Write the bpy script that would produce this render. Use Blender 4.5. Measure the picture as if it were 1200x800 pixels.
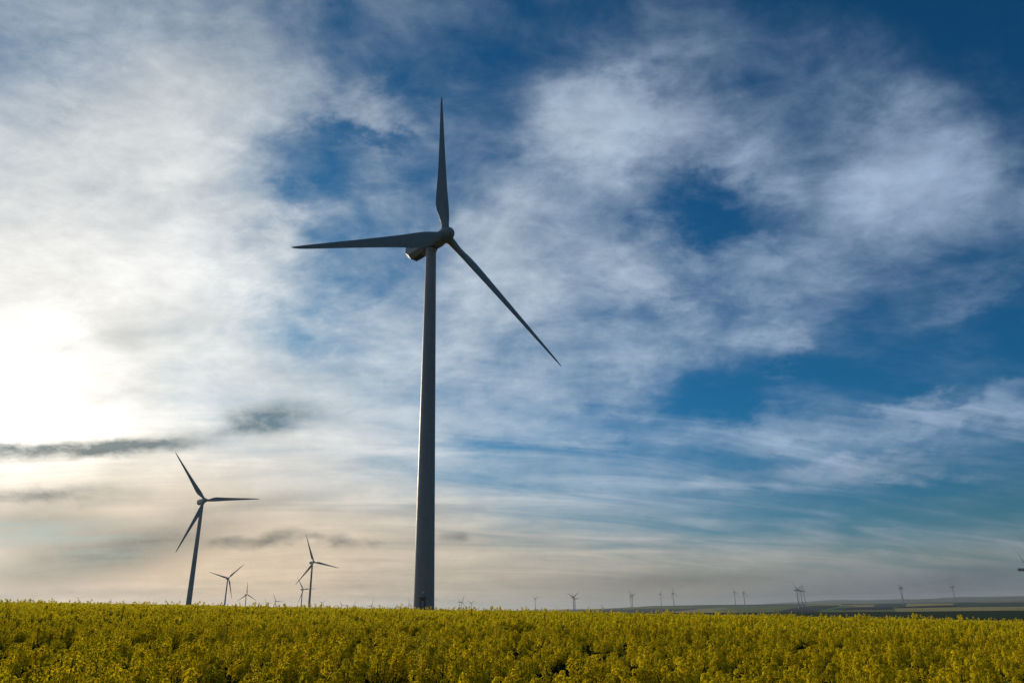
import bpy, bmesh, math, random
import numpy as np
from mathutils import Matrix, Vector, Euler

R = math.radians
scene = bpy.context.scene
for o in list(bpy.data.objects):
    bpy.data.objects.remove(o, do_unlink=True)

# ------------------------------------------------------------------ camera
EYE = 2.0                      # eye height over the ground at the camera
PITCH, ROLL = 21.3, 1.5
cd = bpy.data.cameras.new('camera')
cd.sensor_width = 36.0
cd.lens = 24.33
cd.clip_start = 0.1
cd.clip_end = 60000
cam = bpy.data.objects.new('camera', cd)
scene.collection.objects.link(cam)
_p, _r = R(PITCH), R(ROLL)
_f = Vector((0, math.cos(_p), math.sin(_p)))
_u = Vector((0, -math.sin(_p), math.cos(_p)))
_x = Vector((1, 0, 0))
_rt = _x * math.cos(_r) - _u * math.sin(_r)
_up = _u * math.cos(_r) + _x * math.sin(_r)
cam.matrix_world = Matrix(((_rt.x, _up.x, -_f.x, 0), (_rt.y, _up.y, -_f.y, 0),
                           (_rt.z, _up.z, -_f.z, EYE), (0, 0, 0, 1)))
scene.camera = cam

# ------------------------------------------------------------------ exposure and render settings
scene.view_settings.view_transform = 'Standard'
scene.view_settings.look = 'None'
scene.view_settings.gamma = 1.0
scene.view_settings.use_curve_mapping = False
scene.view_settings.exposure = 0.0
scene.render.engine = 'CYCLES'
cy = scene.cycles
cy.max_bounces = 8
cy.diffuse_bounces = 3
cy.glossy_bounces = 2
cy.transmission_bounces = 4
cy.transparent_max_bounces = 8
cy.volume_bounces = 0
cy.use_denoising = True
cy.denoiser = 'OPENIMAGEDENOISE'
cy.denoising_input_passes = 'RGB_ALBEDO_NORMAL'
cy.denoising_prefilter = 'NONE'
cy.sample_clamp_indirect = 3.0

# ------------------------------------------------------------------ sun and sky
SUN_AZ, SUN_EL = -36.2, 14.0          # degrees, azimuth from +Y towards +X
sun_dir = Vector((math.sin(R(SUN_AZ)) * math.cos(R(SUN_EL)),
                  math.cos(R(SUN_AZ)) * math.cos(R(SUN_EL)), math.sin(R(SUN_EL))))
sl = bpy.data.lights.new('sun', 'SUN')
sl.energy = 3.2
sl.angle = R(10.0)
sl.color = (1.0, 0.86, 0.66)
so = bpy.data.objects.new('sun', sl)
so.rotation_euler = sun_dir.to_track_quat('Z', 'Y').to_euler()
so.location = (-300, 400, 300)
scene.collection.objects.link(so)

# cover of the cloud layer: one row per elevation (degrees), 32 columns of azimuth -50..50,
# three values each: cover, darkness of the cloud, warmth of its light
HEAPS = [
    (19.17, 30.24, 3.95, 2.1, -19.83, -0.25),
    (18.71, 16.09, 4.86, 1.6, 0.73, -0.18),
    (17.37, 37.75, 5.67, 2.45, -27.51, 0.22),
    (8.32, 38.62, 5.03, 3.14, -6.45, 0.28),
    (34.32, 30.36, 4.12, 3.69, -48.12, 0.22),
    (12.29, 27.15, 4.01, 2.67, -34.96, 0.2),
    (23.38, 18.46, 1.76, 1.44, -9.21, 0.2),
    (-20.39, 29.8, 1.83, 1.96, 7.35, 0.18),
    (-13.17, 39.85, 4.2, 1.26, -3.06, 0.16),
    (-13.76, 36.94, 4.96, 0.77, 4.32, -0.15),
    (-22.08, 23.4, 2.4, 1.19, 6.5, -0.1),
    (11.53, 16.8, 2.82, 1.24, 4.63, 0.12),
    (33.89, 12.88, 4.39, 0.82, -1.34, 0.14),
    (28.77, 9.11, 5.68, 0.6, -2.6, 0.16),
    (20.3, 11.6, 4.92, 0.52, 1.99, 0.1),
    (26.53, 12.16, 6.65, 0.43, 2.49, -0.12),
    (31.01, 7.08, 4.87, 0.46, -2.82, -0.12),
    (7.0, 13.99, 6.32, 0.83, 1.0, -0.1),
    (2.64, 12.8, 5.69, 0.69, 2.19, -0.08),
    (19.44, 14.33, 3.84, 0.66, 3.3, -0.08),
    (-19.77, 33.95, 3.85, 2.54, 7.27, -0.16),
    (31.06, 12.14, 7.48, 0.96, -0.59, 0.22),
    (21.74, 8.89, 9.05, 0.76, -2.61, 0.14),
    (36.65, 19.8, 3.08, 0.8, 17.98, 0.14),
    (13.95, 25.23, 2.16, 0.98, -35.56, 0.1),
    (25.26, 5.52, 8.32, 0.84, -2.45, -0.1),
    (-36.37, 16.52, 6.42, 5.24, 8.69, 0.2),
]
GREYS = [
    (-19.89, 14.6, 3.03, 0.99, 6.2, 1.0),
    (-33.79, 11.17, 8.15, 0.47, 7.02, 1.15),
    (-26.05, 12.63, 4.85, 0.57, 12.42, 0.55),
    (-30.69, 8.31, 4.92, 0.59, 2.82, 0.35),
    (-32.03, 19.06, 4.07, 0.73, 19.57, 0.25),
    (-18.26, 5.7, 1.48, 0.44, 10.49, 0.75),
    (-14.07, 5.46, 1.44, 0.44, -11.85, 0.7),
    (-20.96, 5.25, 2.05, 0.31, 4.48, 0.6),
    (-18.52, 8.47, 7.81, 0.52, 8.86, 0.25),
    (-9.28, 7.58, 8.23, 0.46, 4.09, 0.25),
    (-34.69, 8.07, 3.46, 0.45, 8.2, 0.4),
    (-16.08, 5.84, 0.51, 0.19, 0.15, 0.4),
    (-11.52, 5.38, 0.67, 0.25, -19.59, 0.4),
    (-11.67, 1.87, 3.89, 0.31, -1.12, 0.15),
    (-16.74, 18.15, 5.63, 0.81, -2.15, 0.18),
    (-15.51, 11.15, 6.1, 0.53, 0.93, 0.12),
    (17.62, 1.95, 5.3, 0.54, 0.77, 0.2),
    (10.08, 1.96, 5.07, 0.62, -1.87, 0.25),
    (32.24, 1.46, 4.15, 0.75, 2.87, 0.3),
    (14.08, 3.38, 3.13, 0.31, 0.53, 0.1),
    (-29.09, 1.83, 7.04, 0.28, 1.44, 0.25),
    (-0.41, 5.47, 9.47, 0.79, -1.84, 0.12),
    (-4.98, 5.57, 0.95, 0.33, -1.01, 0.6),
    (-10.52, 4.99, 8.05, 0.64, 3.0, 0.1),
]
SKY_EL = [-1.0, 0.6, 1.8, 3.0, 4.3, 5.6, 7.0, 8.5, 10.0, 11.5, 13.0, 14.5, 16.0, 17.8, 19.6, 21.6, 23.8, 26.0, 28.5, 31.0, 34.0, 37.0, 40.5, 44.0, 48.0, 52.0]
SKY_ROWS = [
    [100, 0, 0, 100, 0, 0, 100, 0, 0, 99, 1, 0, 99, 0, 1, 99, 0, 3, 99, 0, 5, 99, 0, 7, 98, 0, 10, 98, 0, 13, 98, 0, 16, 98, 0, 18, 98, 0, 20, 97, 1, 22, 97, 2, 23, 96, 3, 23, 96, 5, 23, 96, 8, 22, 96, 11, 21, 96, 14, 19, 96, 17, 17, 96, 20, 15, 96, 21, 12, 97, 20, 10, 97, 18, 9, 97, 14, 7, 97, 10, 5, 97, 5, 4, 97, 2, 2, 96, 0, 1, 96, 0, 0, 96, 0, 0],
    [97, 0, 0, 97, 0, 1, 97, 0, 2, 97, 5, 6, 97, 9, 11, 97, 2, 18, 97, 0, 26, 96, 0, 35, 96, 0, 44, 96, 1, 52, 96, 2, 59, 96, 2, 65, 95, 3, 70, 94, 4, 73, 94, 8, 76, 93, 15, 79, 93, 25, 83, 93, 37, 90, 93, 48, 96, 93, 56, 95, 93, 64, 86, 92, 72, 71, 93, 79, 58, 95, 84, 47, 95, 83, 39, 95, 75, 30, 94, 60, 22, 92, 42, 13, 90, 24, 7, 87, 11, 3, 84, 3, 1, 81, 0, 0],
    [95, 0, 0, 95, 0, 3, 95, 0, 7, 95, 1, 14, 95, 19, 23, 95, 23, 36, 95, 10, 52, 95, 6, 67, 95, 6, 81, 95, 9, 93, 95, 10, 100, 95, 9, 100, 94, 8, 100, 92, 8, 100, 91, 11, 100, 91, 19, 100, 91, 29, 100, 90, 38, 100, 89, 40, 100, 88, 39, 100, 86, 36, 100, 83, 37, 94, 81, 40, 72, 79, 41, 56, 78, 40, 43, 76, 35, 30, 75, 27, 16, 72, 18, 7, 69, 10, 2, 66, 4, 0, 62, 1, 0, 58, 0, 0],
    [91, 0, 1, 91, 0, 4, 91, 0, 9, 91, 0, 14, 92, 17, 20, 91, 61, 35, 91, 51, 58, 93, 20, 83, 94, 7, 100, 94, 5, 100, 94, 4, 100, 94, 4, 100, 93, 3, 100, 91, 2, 100, 89, 3, 100, 88, 4, 100, 86, 5, 100, 85, 6, 100, 82, 6, 100, 79, 5, 100, 74, 4, 100, 68, 4, 100, 63, 5, 100, 59, 4, 100, 58, 4, 100, 58, 3, 100, 57, 2, 73, 54, 1, 26, 51, 0, 5, 47, 0, 0, 43, 0, 0, 38, 0, 0],
    [88, 0, 1, 88, 0, 5, 88, 0, 12, 88, 0, 14, 88, 9, 12, 87, 55, 48, 87, 100, 45, 91, 75, 79, 94, 25, 100, 94, 7, 100, 94, 3, 100, 94, 2, 100, 93, 1, 100, 90, 1, 100, 87, 0, 100, 84, 0, 100, 82, 0, 100, 79, 0, 97, 75, 0, 91, 70, 0, 85, 64, 0, 74, 57, 0, 60, 52, 0, 44, 47, 0, 32, 45, 0, 22, 44, 0, 14, 41, 0, 7, 37, 0, 2, 33, 0, 0, 29, 0, 0, 28, 0, 0, 28, 0, 0],
    [88, 0, 2, 88, 0, 9, 88, 0, 23, 88, 5, 33, 88, 30, 29, 87, 56, 28, 87, 75, 53, 92, 99, 69, 94, 63, 100, 94, 22, 100, 94, 10, 100, 93, 6, 100, 91, 4, 100, 88, 2, 100, 85, 0, 100, 81, 0, 91, 77, 0, 78, 73, 0, 64, 68, 0, 50, 62, 0, 37, 56, 0, 26, 49, 0, 16, 43, 0, 9, 37, 0, 5, 34, 0, 2, 30, 0, 0, 28, 0, 0, 27, 0, 0, 27, 0, 0, 27, 0, 0, 28, 0, 0, 28, 0, 0],
    [93, 0, 1, 92, 0, 8, 90, 0, 26, 89, 13, 49, 88, 54, 67, 87, 72, 88, 88, 45, 86, 92, 41, 79, 94, 60, 90, 94, 41, 100, 93, 18, 100, 91, 10, 97, 88, 6, 88, 86, 3, 79, 82, 1, 70, 77, 0, 60, 72, 0, 50, 67, 0, 40, 61, 0, 30, 54, 0, 21, 47, 0, 14, 43, 0, 8, 39, 0, 4, 37, 0, 2, 36, 0, 1, 32, 0, 0, 29, 0, 0, 27, 0, 0, 27, 0, 0, 29, 0, 0, 33, 0, 0, 38, 0, 0],
    [100, 0, 0, 99, 0, 3, 98, 0, 13, 96, 6, 31, 95, 20, 52, 93, 24, 70, 92, 14, 96, 93, 10, 100, 93, 19, 100, 93, 30, 90, 91, 22, 78, 88, 11, 67, 85, 5, 56, 82, 2, 46, 76, 1, 38, 70, 0, 31, 65, 0, 25, 60, 0, 19, 56, 0, 14, 51, 0, 9, 47, 0, 5, 45, 0, 3, 43, 0, 1, 45, 0, 0, 43, 0, 0, 35, 0, 0, 32, 0, 0, 33, 0, 0, 36, 0, 0, 40, 0, 0, 45, 0, 0, 44, 0, 0],
    [100, 0, 0, 100, 0, 1, 100, 0, 6, 100, 0, 15, 100, 1, 29, 98, 2, 43, 96, 2, 55, 95, 3, 66, 93, 5, 70, 91, 8, 63, 88, 11, 48, 85, 9, 36, 80, 4, 29, 76, 1, 23, 69, 0, 18, 62, 0, 14, 57, 0, 11, 54, 0, 8, 51, 0, 5, 49, 0, 3, 47, 0, 2, 46, 0, 1, 46, 0, 0, 47, 0, 0, 46, 0, 0, 41, 0, 0, 41, 0, 0, 43, 0, 0, 47, 0, 0, 43, 0, 0, 37, 0, 0, 30, 0, 0],
    [100, 0, 0, 100, 0, 0, 100, 0, 2, 100, 0, 6, 99, 0, 14, 97, 0, 24, 93, 0, 34, 90, 0, 41, 89, 1, 44, 87, 2, 42, 85, 3, 36, 82, 3, 29, 77, 2, 22, 72, 1, 16, 64, 0, 12, 57, 0, 9, 52, 0, 6, 50, 0, 4, 48, 0, 2, 46, 0, 1, 44, 0, 0, 44, 0, 0, 44, 0, 0, 45, 0, 0, 46, 0, 0, 45, 0, 0, 43, 0, 0, 40, 0, 0, 36, 0, 0, 30, 0, 0, 25, 0, 0, 21, 0, 0],
    [100, 0, 0, 100, 0, 0, 100, 0, 0, 100, 0, 1, 99, 0, 4, 96, 0, 7, 90, 0, 11, 84, 0, 15, 83, 4, 19, 82, 11, 20, 81, 8, 20, 79, 2, 18, 74, 0, 15, 69, 0, 11, 63, 0, 8, 56, 0, 5, 52, 0, 3, 49, 0, 1, 46, 0, 0, 43, 0, 0, 41, 0, 0, 41, 0, 0, 41, 0, 0, 40, 0, 0, 38, 0, 0, 35, 0, 0, 32, 0, 0, 29, 0, 0, 25, 0, 0, 22, 0, 0, 18, 0, 0, 15, 0, 0],
    [100, 0, 0, 100, 0, 0, 100, 0, 0, 100, 0, 0, 99, 0, 1, 95, 0, 2, 90, 0, 3, 83, 0, 3, 81, 6, 4, 80, 24, 4, 78, 26, 4, 77, 9, 3, 72, 1, 3, 66, 0, 2, 61, 0, 1, 56, 0, 1, 52, 0, 0, 49, 0, 0, 45, 0, 0, 41, 0, 0, 35, 0, 0, 34, 0, 0, 31, 0, 0, 29, 0, 0, 26, 0, 0, 24, 0, 0, 24, 0, 0, 21, 0, 0, 19, 0, 0, 15, 0, 0, 19, 0, 0, 27, 0, 0],
    [100, 0, 0, 100, 0, 0, 100, 0, 0, 100, 0, 0, 98, 0, 0, 95, 0, 0, 90, 0, 0, 85, 0, 1, 83, 1, 1, 81, 10, 1, 77, 15, 0, 73, 7, 0, 69, 1, 0, 64, 0, 0, 60, 0, 0, 56, 0, 0, 53, 0, 0, 51, 0, 0, 48, 0, 0, 39, 0, 0, 29, 0, 0, 26, 0, 0, 22, 0, 0, 22, 0, 0, 22, 0, 0, 23, 0, 0, 21, 0, 0, 15, 0, 0, 17, 0, 0, 23, 0, 0, 30, 0, 0, 36, 0, 0],
    [99, 0, 0, 100, 0, 0, 100, 0, 0, 100, 0, 0, 98, 0, 0, 95, 5, 0, 90, 2, 0, 85, 0, 0, 83, 0, 0, 81, 0, 0, 74, 0, 0, 69, 0, 0, 66, 0, 0, 62, 0, 0, 59, 0, 0, 55, 0, 0, 54, 0, 0, 54, 0, 0, 51, 0, 0, 41, 0, 0, 33, 0, 0, 33, 0, 0, 33, 0, 0, 32, 0, 0, 27, 0, 0, 24, 0, 0, 25, 0, 0, 23, 0, 0, 27, 0, 0, 35, 0, 0, 39, 0, 0, 45, 0, 0],
    [96, 0, 0, 98, 0, 0, 99, 0, 0, 100, 0, 0, 98, 0, 0, 95, 3, 0, 90, 22, 0, 85, 14, 0, 82, 1, 0, 78, 0, 0, 68, 0, 0, 63, 0, 0, 62, 0, 0, 60, 0, 0, 58, 0, 0, 57, 0, 0, 56, 0, 0, 56, 0, 0, 55, 0, 0, 50, 0, 0, 48, 0, 0, 47, 0, 0, 46, 0, 0, 43, 0, 0, 41, 0, 0, 40, 0, 0, 41, 0, 0, 36, 0, 0, 35, 0, 0, 42, 0, 0, 46, 0, 0, 48, 0, 0],
    [92, 0, 0, 94, 0, 0, 96, 0, 1, 97, 0, 1, 96, 0, 1, 94, 1, 1, 91, 1, 1, 86, 17, 0, 79, 24, 0, 71, 5, 0, 57, 0, 0, 54, 0, 0, 57, 0, 0, 57, 0, 0, 59, 0, 0, 61, 0, 0, 61, 0, 0, 59, 0, 0, 57, 0, 0, 54, 0, 0, 52, 0, 0, 48, 0, 0, 47, 0, 0, 50, 0, 0, 58, 0, 0, 56, 0, 0, 50, 0, 0, 43, 0, 0, 42, 0, 0, 47, 0, 0, 49, 0, 0, 48, 0, 0],
    [87, 0, 1, 90, 0, 1, 92, 0, 2, 94, 0, 2, 92, 0, 2, 91, 4, 2, 89, 1, 1, 84, 0, 1, 75, 1, 1, 61, 4, 1, 43, 3, 0, 43, 0, 0, 49, 0, 0, 52, 0, 0, 58, 0, 0, 63, 0, 0, 63, 0, 0, 57, 0, 0, 54, 0, 0, 50, 0, 0, 48, 0, 0, 46, 0, 0, 44, 0, 0, 45, 0, 0, 48, 0, 0, 50, 0, 0, 51, 0, 0, 49, 0, 0, 47, 0, 0, 48, 0, 0, 46, 0, 0, 43, 0, 0],
    [82, 0, 1, 85, 0, 2, 88, 0, 3, 90, 0, 4, 89, 0, 4, 87, 6, 3, 85, 6, 3, 80, 1, 2, 71, 0, 2, 57, 0, 1, 38, 0, 1, 36, 0, 0, 44, 0, 0, 51, 0, 0, 60, 0, 0, 67, 0, 0, 65, 0, 0, 59, 0, 0, 56, 0, 0, 51, 0, 0, 45, 0, 0, 42, 0, 0, 40, 0, 0, 41, 0, 0, 46, 0, 0, 51, 0, 0, 53, 0, 0, 53, 0, 0, 48, 0, 0, 44, 0, 0, 40, 0, 0, 35, 0, 0],
    [74, 0, 2, 79, 0, 4, 82, 0, 5, 85, 1, 6, 86, 0, 6, 84, 5, 6, 81, 13, 5, 75, 4, 4, 67, 0, 3, 54, 0, 3, 38, 0, 2, 31, 0, 1, 36, 0, 1, 42, 0, 0, 54, 0, 0, 65, 0, 0, 65, 0, 0, 61, 0, 0, 58, 0, 0, 49, 0, 0, 39, 0, 0, 34, 0, 0, 34, 0, 0, 39, 0, 0, 48, 0, 0, 56, 0, 0, 58, 0, 0, 59, 0, 0, 45, 0, 0, 36, 0, 0, 32, 0, 0, 28, 0, 0],
    [67, 0, 3, 71, 0, 5, 75, 1, 7, 79, 2, 9, 82, 3, 9, 82, 3, 9, 79, 11, 8, 71, 9, 7, 62, 1, 6, 51, 0, 4, 36, 0, 3, 29, 0, 2, 32, 0, 1, 35, 0, 1, 46, 0, 0, 58, 0, 0, 63, 0, 0, 57, 0, 0, 50, 0, 0, 39, 0, 0, 33, 0, 0, 34, 0, 0, 39, 0, 0, 49, 0, 0, 46, 0, 0, 54, 2, 0, 53, 1, 0, 49, 0, 0, 36, 0, 0, 27, 0, 0, 24, 0, 0, 19, 0, 0],
    [58, 0, 3, 63, 0, 6, 67, 0, 9, 71, 3, 11, 76, 7, 13, 78, 8, 13, 77, 7, 12, 68, 8, 10, 57, 3, 8, 46, 0, 7, 35, 0, 5, 30, 0, 4, 32, 0, 3, 34, 0, 2, 37, 0, 1, 42, 0, 1, 47, 0, 0, 50, 0, 0, 54, 0, 0, 54, 0, 0, 56, 0, 0, 54, 0, 0, 51, 0, 0, 42, 4, 0, 34, 10, 0, 39, 10, 0, 37, 2, 0, 31, 0, 0, 23, 0, 0, 16, 0, 0, 13, 0, 0, 9, 0, 0],
    [52, 0, 3, 54, 0, 6, 58, 0, 9, 62, 2, 12, 67, 7, 14, 72, 14, 14, 76, 15, 14, 70, 11, 12, 61, 6, 11, 50, 2, 9, 41, 0, 7, 35, 0, 5, 34, 0, 4, 33, 0, 2, 33, 0, 2, 28, 0, 1, 32, 0, 0, 46, 0, 0, 55, 0, 0, 56, 0, 0, 56, 0, 0, 53, 1, 0, 46, 8, 0, 36, 21, 0, 29, 21, 0, 25, 7, 0, 22, 0, 0, 18, 0, 0, 13, 0, 0, 8, 0, 0, 8, 0, 0, 9, 0, 0],
    [52, 0, 2, 52, 0, 4, 52, 0, 7, 53, 0, 10, 57, 2, 12, 62, 9, 13, 67, 19, 14, 69, 25, 13, 65, 21, 11, 55, 13, 10, 47, 6, 8, 39, 2, 6, 33, 0, 4, 29, 0, 3, 28, 0, 2, 22, 0, 1, 27, 0, 1, 40, 0, 0, 48, 0, 0, 51, 0, 0, 50, 2, 0, 50, 7, 0, 40, 15, 0, 30, 13, 0, 22, 4, 0, 17, 0, 0, 12, 0, 0, 8, 0, 0, 8, 0, 0, 9, 0, 0, 9, 0, 0, 9, 0, 0],
    [52, 0, 0, 52, 0, 2, 52, 0, 3, 52, 0, 6, 53, 0, 8, 54, 1, 9, 54, 5, 10, 56, 14, 10, 55, 24, 9, 49, 27, 8, 41, 21, 7, 35, 12, 6, 30, 5, 4, 26, 2, 3, 28, 0, 2, 29, 0, 1, 30, 0, 1, 34, 0, 0, 37, 0, 0, 38, 0, 0, 38, 1, 0, 38, 2, 0, 31, 1, 0, 22, 0, 0, 14, 0, 0, 12, 0, 0, 10, 0, 0, 9, 0, 0, 9, 0, 0, 9, 0, 0, 9, 0, 0, 9, 0, 0],
    [52, 0, 0, 52, 0, 0, 52, 0, 1, 53, 0, 2, 53, 0, 3, 53, 0, 4, 50, 0, 5, 48, 1, 5, 44, 3, 5, 39, 7, 5, 32, 11, 4, 30, 13, 4, 28, 10, 3, 28, 6, 2, 28, 3, 1, 27, 1, 1, 25, 0, 0, 25, 0, 0, 26, 0, 0, 27, 0, 0, 29, 0, 0, 31, 0, 0, 30, 0, 0, 23, 0, 0, 16, 0, 0, 13, 0, 0, 11, 0, 0, 9, 0, 0, 9, 0, 0, 9, 0, 0, 9, 0, 0, 9, 0, 0],
    [52, 0, 0, 52, 0, 0, 52, 0, 0, 53, 0, 0, 53, 0, 0, 52, 0, 1, 49, 0, 1, 46, 0, 1, 40, 0, 2, 35, 0, 2, 30, 0, 1, 28, 1, 1, 27, 1, 1, 25, 1, 1, 24, 1, 0, 23, 0, 0, 22, 0, 0, 23, 0, 0, 25, 0, 0, 27, 0, 0, 29, 0, 0, 31, 0, 0, 32, 0, 0, 26, 0, 0, 19, 0, 0, 14, 0, 0, 12, 0, 0, 10, 0, 0, 9, 0, 0, 9, 0, 0, 9, 0, 0, 9, 0, 0],
]


world = bpy.data.worlds.new('World')
scene.world = world
world.use_nodes = True
wt = world.node_tree
wt.nodes.clear()


class G:
    """small helper to write node graphs"""
    def __init__(self, tree):
        self.t = tree

    def n(self, kind, **kw):
        nd = self.t.nodes.new(kind)
        for k, v in kw.items():
            setattr(nd, k, v)
        return nd

    def put(self, sock, v):
        if hasattr(v, 'is_output') or hasattr(v, 'links'):
            self.t.links.new(v, sock)
        else:
            sock.default_value = v

    def m(self, op, a, b=None, c=None, clamp=False):
        nd = self.n('ShaderNodeMath', operation=op, use_clamp=clamp)
        for i, v in enumerate((a, b, c)):
            if v is not None:
                self.put(nd.inputs[i], v)
        return nd.outputs[0]

    def vm(self, op, a, b=None, scale=None):
        nd = self.n('ShaderNodeVectorMath', operation=op)
        self.put(nd.inputs[0], a)
        if b is not None:
            self.put(nd.inputs[1], b)
        if scale is not None:
            self.put(nd.inputs['Scale'], scale)
        return nd.outputs['Value'] if op in ('DOT_PRODUCT', 'LENGTH') else nd.outputs[0]

    def mr(self, v, a, b, c=0.0, d=1.0, smooth=True):
        nd = self.n('ShaderNodeMapRange', interpolation_type='SMOOTHSTEP' if smooth else 'LINEAR')
        for i, k in enumerate((v, a, b, c, d)):
            self.put(nd.inputs[i], k)
        return nd.outputs[0]

    def mix(self, f, a, b, mode='MIX', clamp=True):
        nd = self.n('ShaderNodeMix', data_type='RGBA', blend_type=mode, clamp_factor=clamp)
        self.put(nd.inputs[0], f)
        self.put(nd.inputs[6], a)
        self.put(nd.inputs[7], b)
        return nd.outputs[2]

    def noise(self, vec, scale, detail=4, rough=0.5, dist=0.0, color=False):
        nd = self.n('ShaderNodeTexNoise')
        self.put(nd.inputs['Vector'], vec)
        nd.inputs['Scale'].default_value = scale
        nd.inputs['Detail'].default_value = detail
        nd.inputs['Roughness'].default_value = rough
        nd.inputs['Distortion'].default_value = dist
        return nd.outputs[1 if color else 0]

    def ramp(self, f, stops, interp='LINEAR'):
        nd = self.n('ShaderNodeValToRGB')
        cr = nd.color_ramp
        cr.interpolation = interp
        while len(cr.elements) > 1:
            cr.elements.remove(cr.elements[-1])
        for i, (p, c) in enumerate(stops):
            e = cr.elements[0] if i == 0 else cr.elements.new(p)
            e.position = p
            e.color = (*c, 1) if len(c) == 3 else c
        self.put(nd.inputs[0], f)
        return nd.outputs[0]

    def xyz(self, x, y, z):
        nd = self.n('ShaderNodeCombineXYZ')
        for i, v in enumerate((x, y, z)):
            self.put(nd.inputs[i], v)
        return nd.outputs[0]

    def sep(self, v):
        nd = self.n('ShaderNodeSeparateXYZ')
        self.put(nd.inputs[0], v)
        return nd.outputs


def build_world():
    g = G(wt)
    d = g.n('ShaderNodeTexCoord').outputs['Generated']
    x, y, z = g.sep(d)
    az = g.m('MULTIPLY', g.m('ARCTAN2', x, y), 180 / math.pi)
    el = g.m('MULTIPLY', g.m('ARCSINE', z), 180 / math.pi)
    # position on the cloud layer seen in this direction
    zc = g.m('ADD', g.m('MAXIMUM', z, 0.0), 0.16)
    q = g.xyz(g.m('DIVIDE', x, zc), g.m('DIVIDE', y, zc), 0.0)
    # wind-stretched coordinates for the fibrous high cloud
    mp = g.n('ShaderNodeMapping')
    g.put(mp.inputs['Vector'], q)
    mp.inputs['Rotation'].default_value = (0, 0, R(-38))
    mp.inputs['Scale'].default_value = (0.55, 1.25, 1)
    qs = mp.outputs[0]
    up = g.mr(el, 0, 16)
    # ragged edges: the cover is looked up at a slightly turbulent position
    w1 = g.vm('SUBTRACT', g.noise(g.vm('MULTIPLY', d, (1.0, 1.0, 1.4)), 5.0, 6, 0.55, 0.3, True), (0.5, 0.5, 0.5))
    wx, wy, wz = g.sep(w1)
    az2 = g.m('MULTIPLY_ADD', wx, g.m('MULTIPLY_ADD', up, 6.0, 5.0), az)
    el2 = g.m('MULTIPLY_ADD', wy, g.m('MULTIPLY_ADD', up, 7.0, 1.0), el)
    f = g.m('MULTIPLY_ADD', az2, 0.01, 0.5, clamp=True)
    acc = None
    for j, row in enumerate(SKY_ROWS):
        st = []
        for i in range(32):
            c = [row[i * 3 + k] / 100 for k in range(3)]
            st.append((i / 31, c))
        r = g.ramp(f, st, 'CARDINAL')
        if acc is None:
            acc = r
        else:
            acc = g.mix(g.mr(el2, SKY_EL[j - 1], SKY_EL[j], smooth=False), acc, r)
    sc = g.n('ShaderNodeSeparateColor')
    g.put(sc.inputs[0], acc)
    cov, dark, warm = sc.outputs
    # single heaps, holes and grey scraps of cloud: azimuth, elevation, half sizes, tilt (degrees), strength
    w2 = g.vm('SUBTRACT', g.noise(g.vm('MULTIPLY', d, (1.0, 1.0, 1.8)), 17.0, 6, 0.62, 0.2, True), (0.5, 0.5, 0.5))
    vx, vy, vz = g.sep(w2)
    pos = g.xyz(g.m('MULTIPLY_ADD', vx, 7.0, g.m('MULTIPLY_ADD', wx, 4.0, az)),
                g.m('MULTIPLY_ADD', vy, g.m('MULTIPLY_ADD', up, 6.0, 1.2), g.m('MULTIPLY_ADD', wy, g.m('MULTIPLY', up, 4.0), el)), 0.0)

    def scraps(table, total):
        for a0, e0, ra, re, tilt, s in table:
            mpn = g.n('ShaderNodeMapping', vector_type='TEXTURE')
            g.put(mpn.inputs['Vector'], pos)
            mpn.inputs['Location'].default_value = (a0, e0, 0)
            mpn.inputs['Rotation'].default_value = (0, 0, R(tilt))
            mpn.inputs['Scale'].default_value = (ra, re, 1)
            total = g.m('ADD', total, g.mr(g.vm('LENGTH', mpn.outputs[0]), 0.0, 1.9, s, 0.0))
        return total
    cov = scraps(HEAPS, cov)
    pos = g.xyz(g.m('MULTIPLY_ADD', vx, 5.0, az), g.m('MULTIPLY_ADD', vy, 1.2, el), 0.0)
    grey = scraps(GREYS, 0.0)
    cov = g.m('MAXIMUM', g.m('MINIMUM', cov, 1.0), 0.0)
    # outside the view: thinner overhead, unseen cloud added behind to grey the tower light
    side = g.m('MULTIPLY', g.mr(g.m('ABSOLUTE', az), 50, 95, 1.0, 0.8), g.mr(el, 50, 72, 1.0, 0.6))
    cov = g.m('MAXIMUM', cov, g.mr(g.m('ABSOLUTE', az), 60, 110, 0.0, 0.62))
    cov = g.m('MULTIPLY', cov, side)
    # fibres and billows: soft heaps high up, long streaks towards the horizon
    qb = g.xyz(g.m('DIVIDE', x, g.m('ADD', g.m('MAXIMUM', z, 0.0), 0.45)), g.m('DIVIDE', y, g.m('ADD', g.m('MAXIMUM', z, 0.0), 0.45)), 0.0)
    n1 = g.noise(qb, 3.6, 10, 0.58, 0.4)
    mp2 = g.n('ShaderNodeMapping')
    g.put(mp2.inputs['Vector'], qb)
    mp2.inputs['Rotation'].default_value = (0, 0, R(35))
    mp2.inputs['Scale'].default_value = (6.0, 11.0, 1)
    n2 = g.noise(mp2.outputs[0], 1.0, 9, 0.62, 0.45)
    n4 = g.noise(g.vm('MULTIPLY', qb, (1.0, 1.4, 1)), 15.0, 7, 0.62, 0.5)
    n3 = g.noise(g.vm('MULTIPLY', qs, (0.8, 1.7, 1)), 2.0, 7, 0.55, 0.7)
    low = g.mr(el, 9, 24, 1.0, 0.15)
    amp = g.m('MULTIPLY_ADD', g.m('MULTIPLY', cov, g.m('SUBTRACT', 1.0, cov)), 2.8, 0.30)
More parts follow.
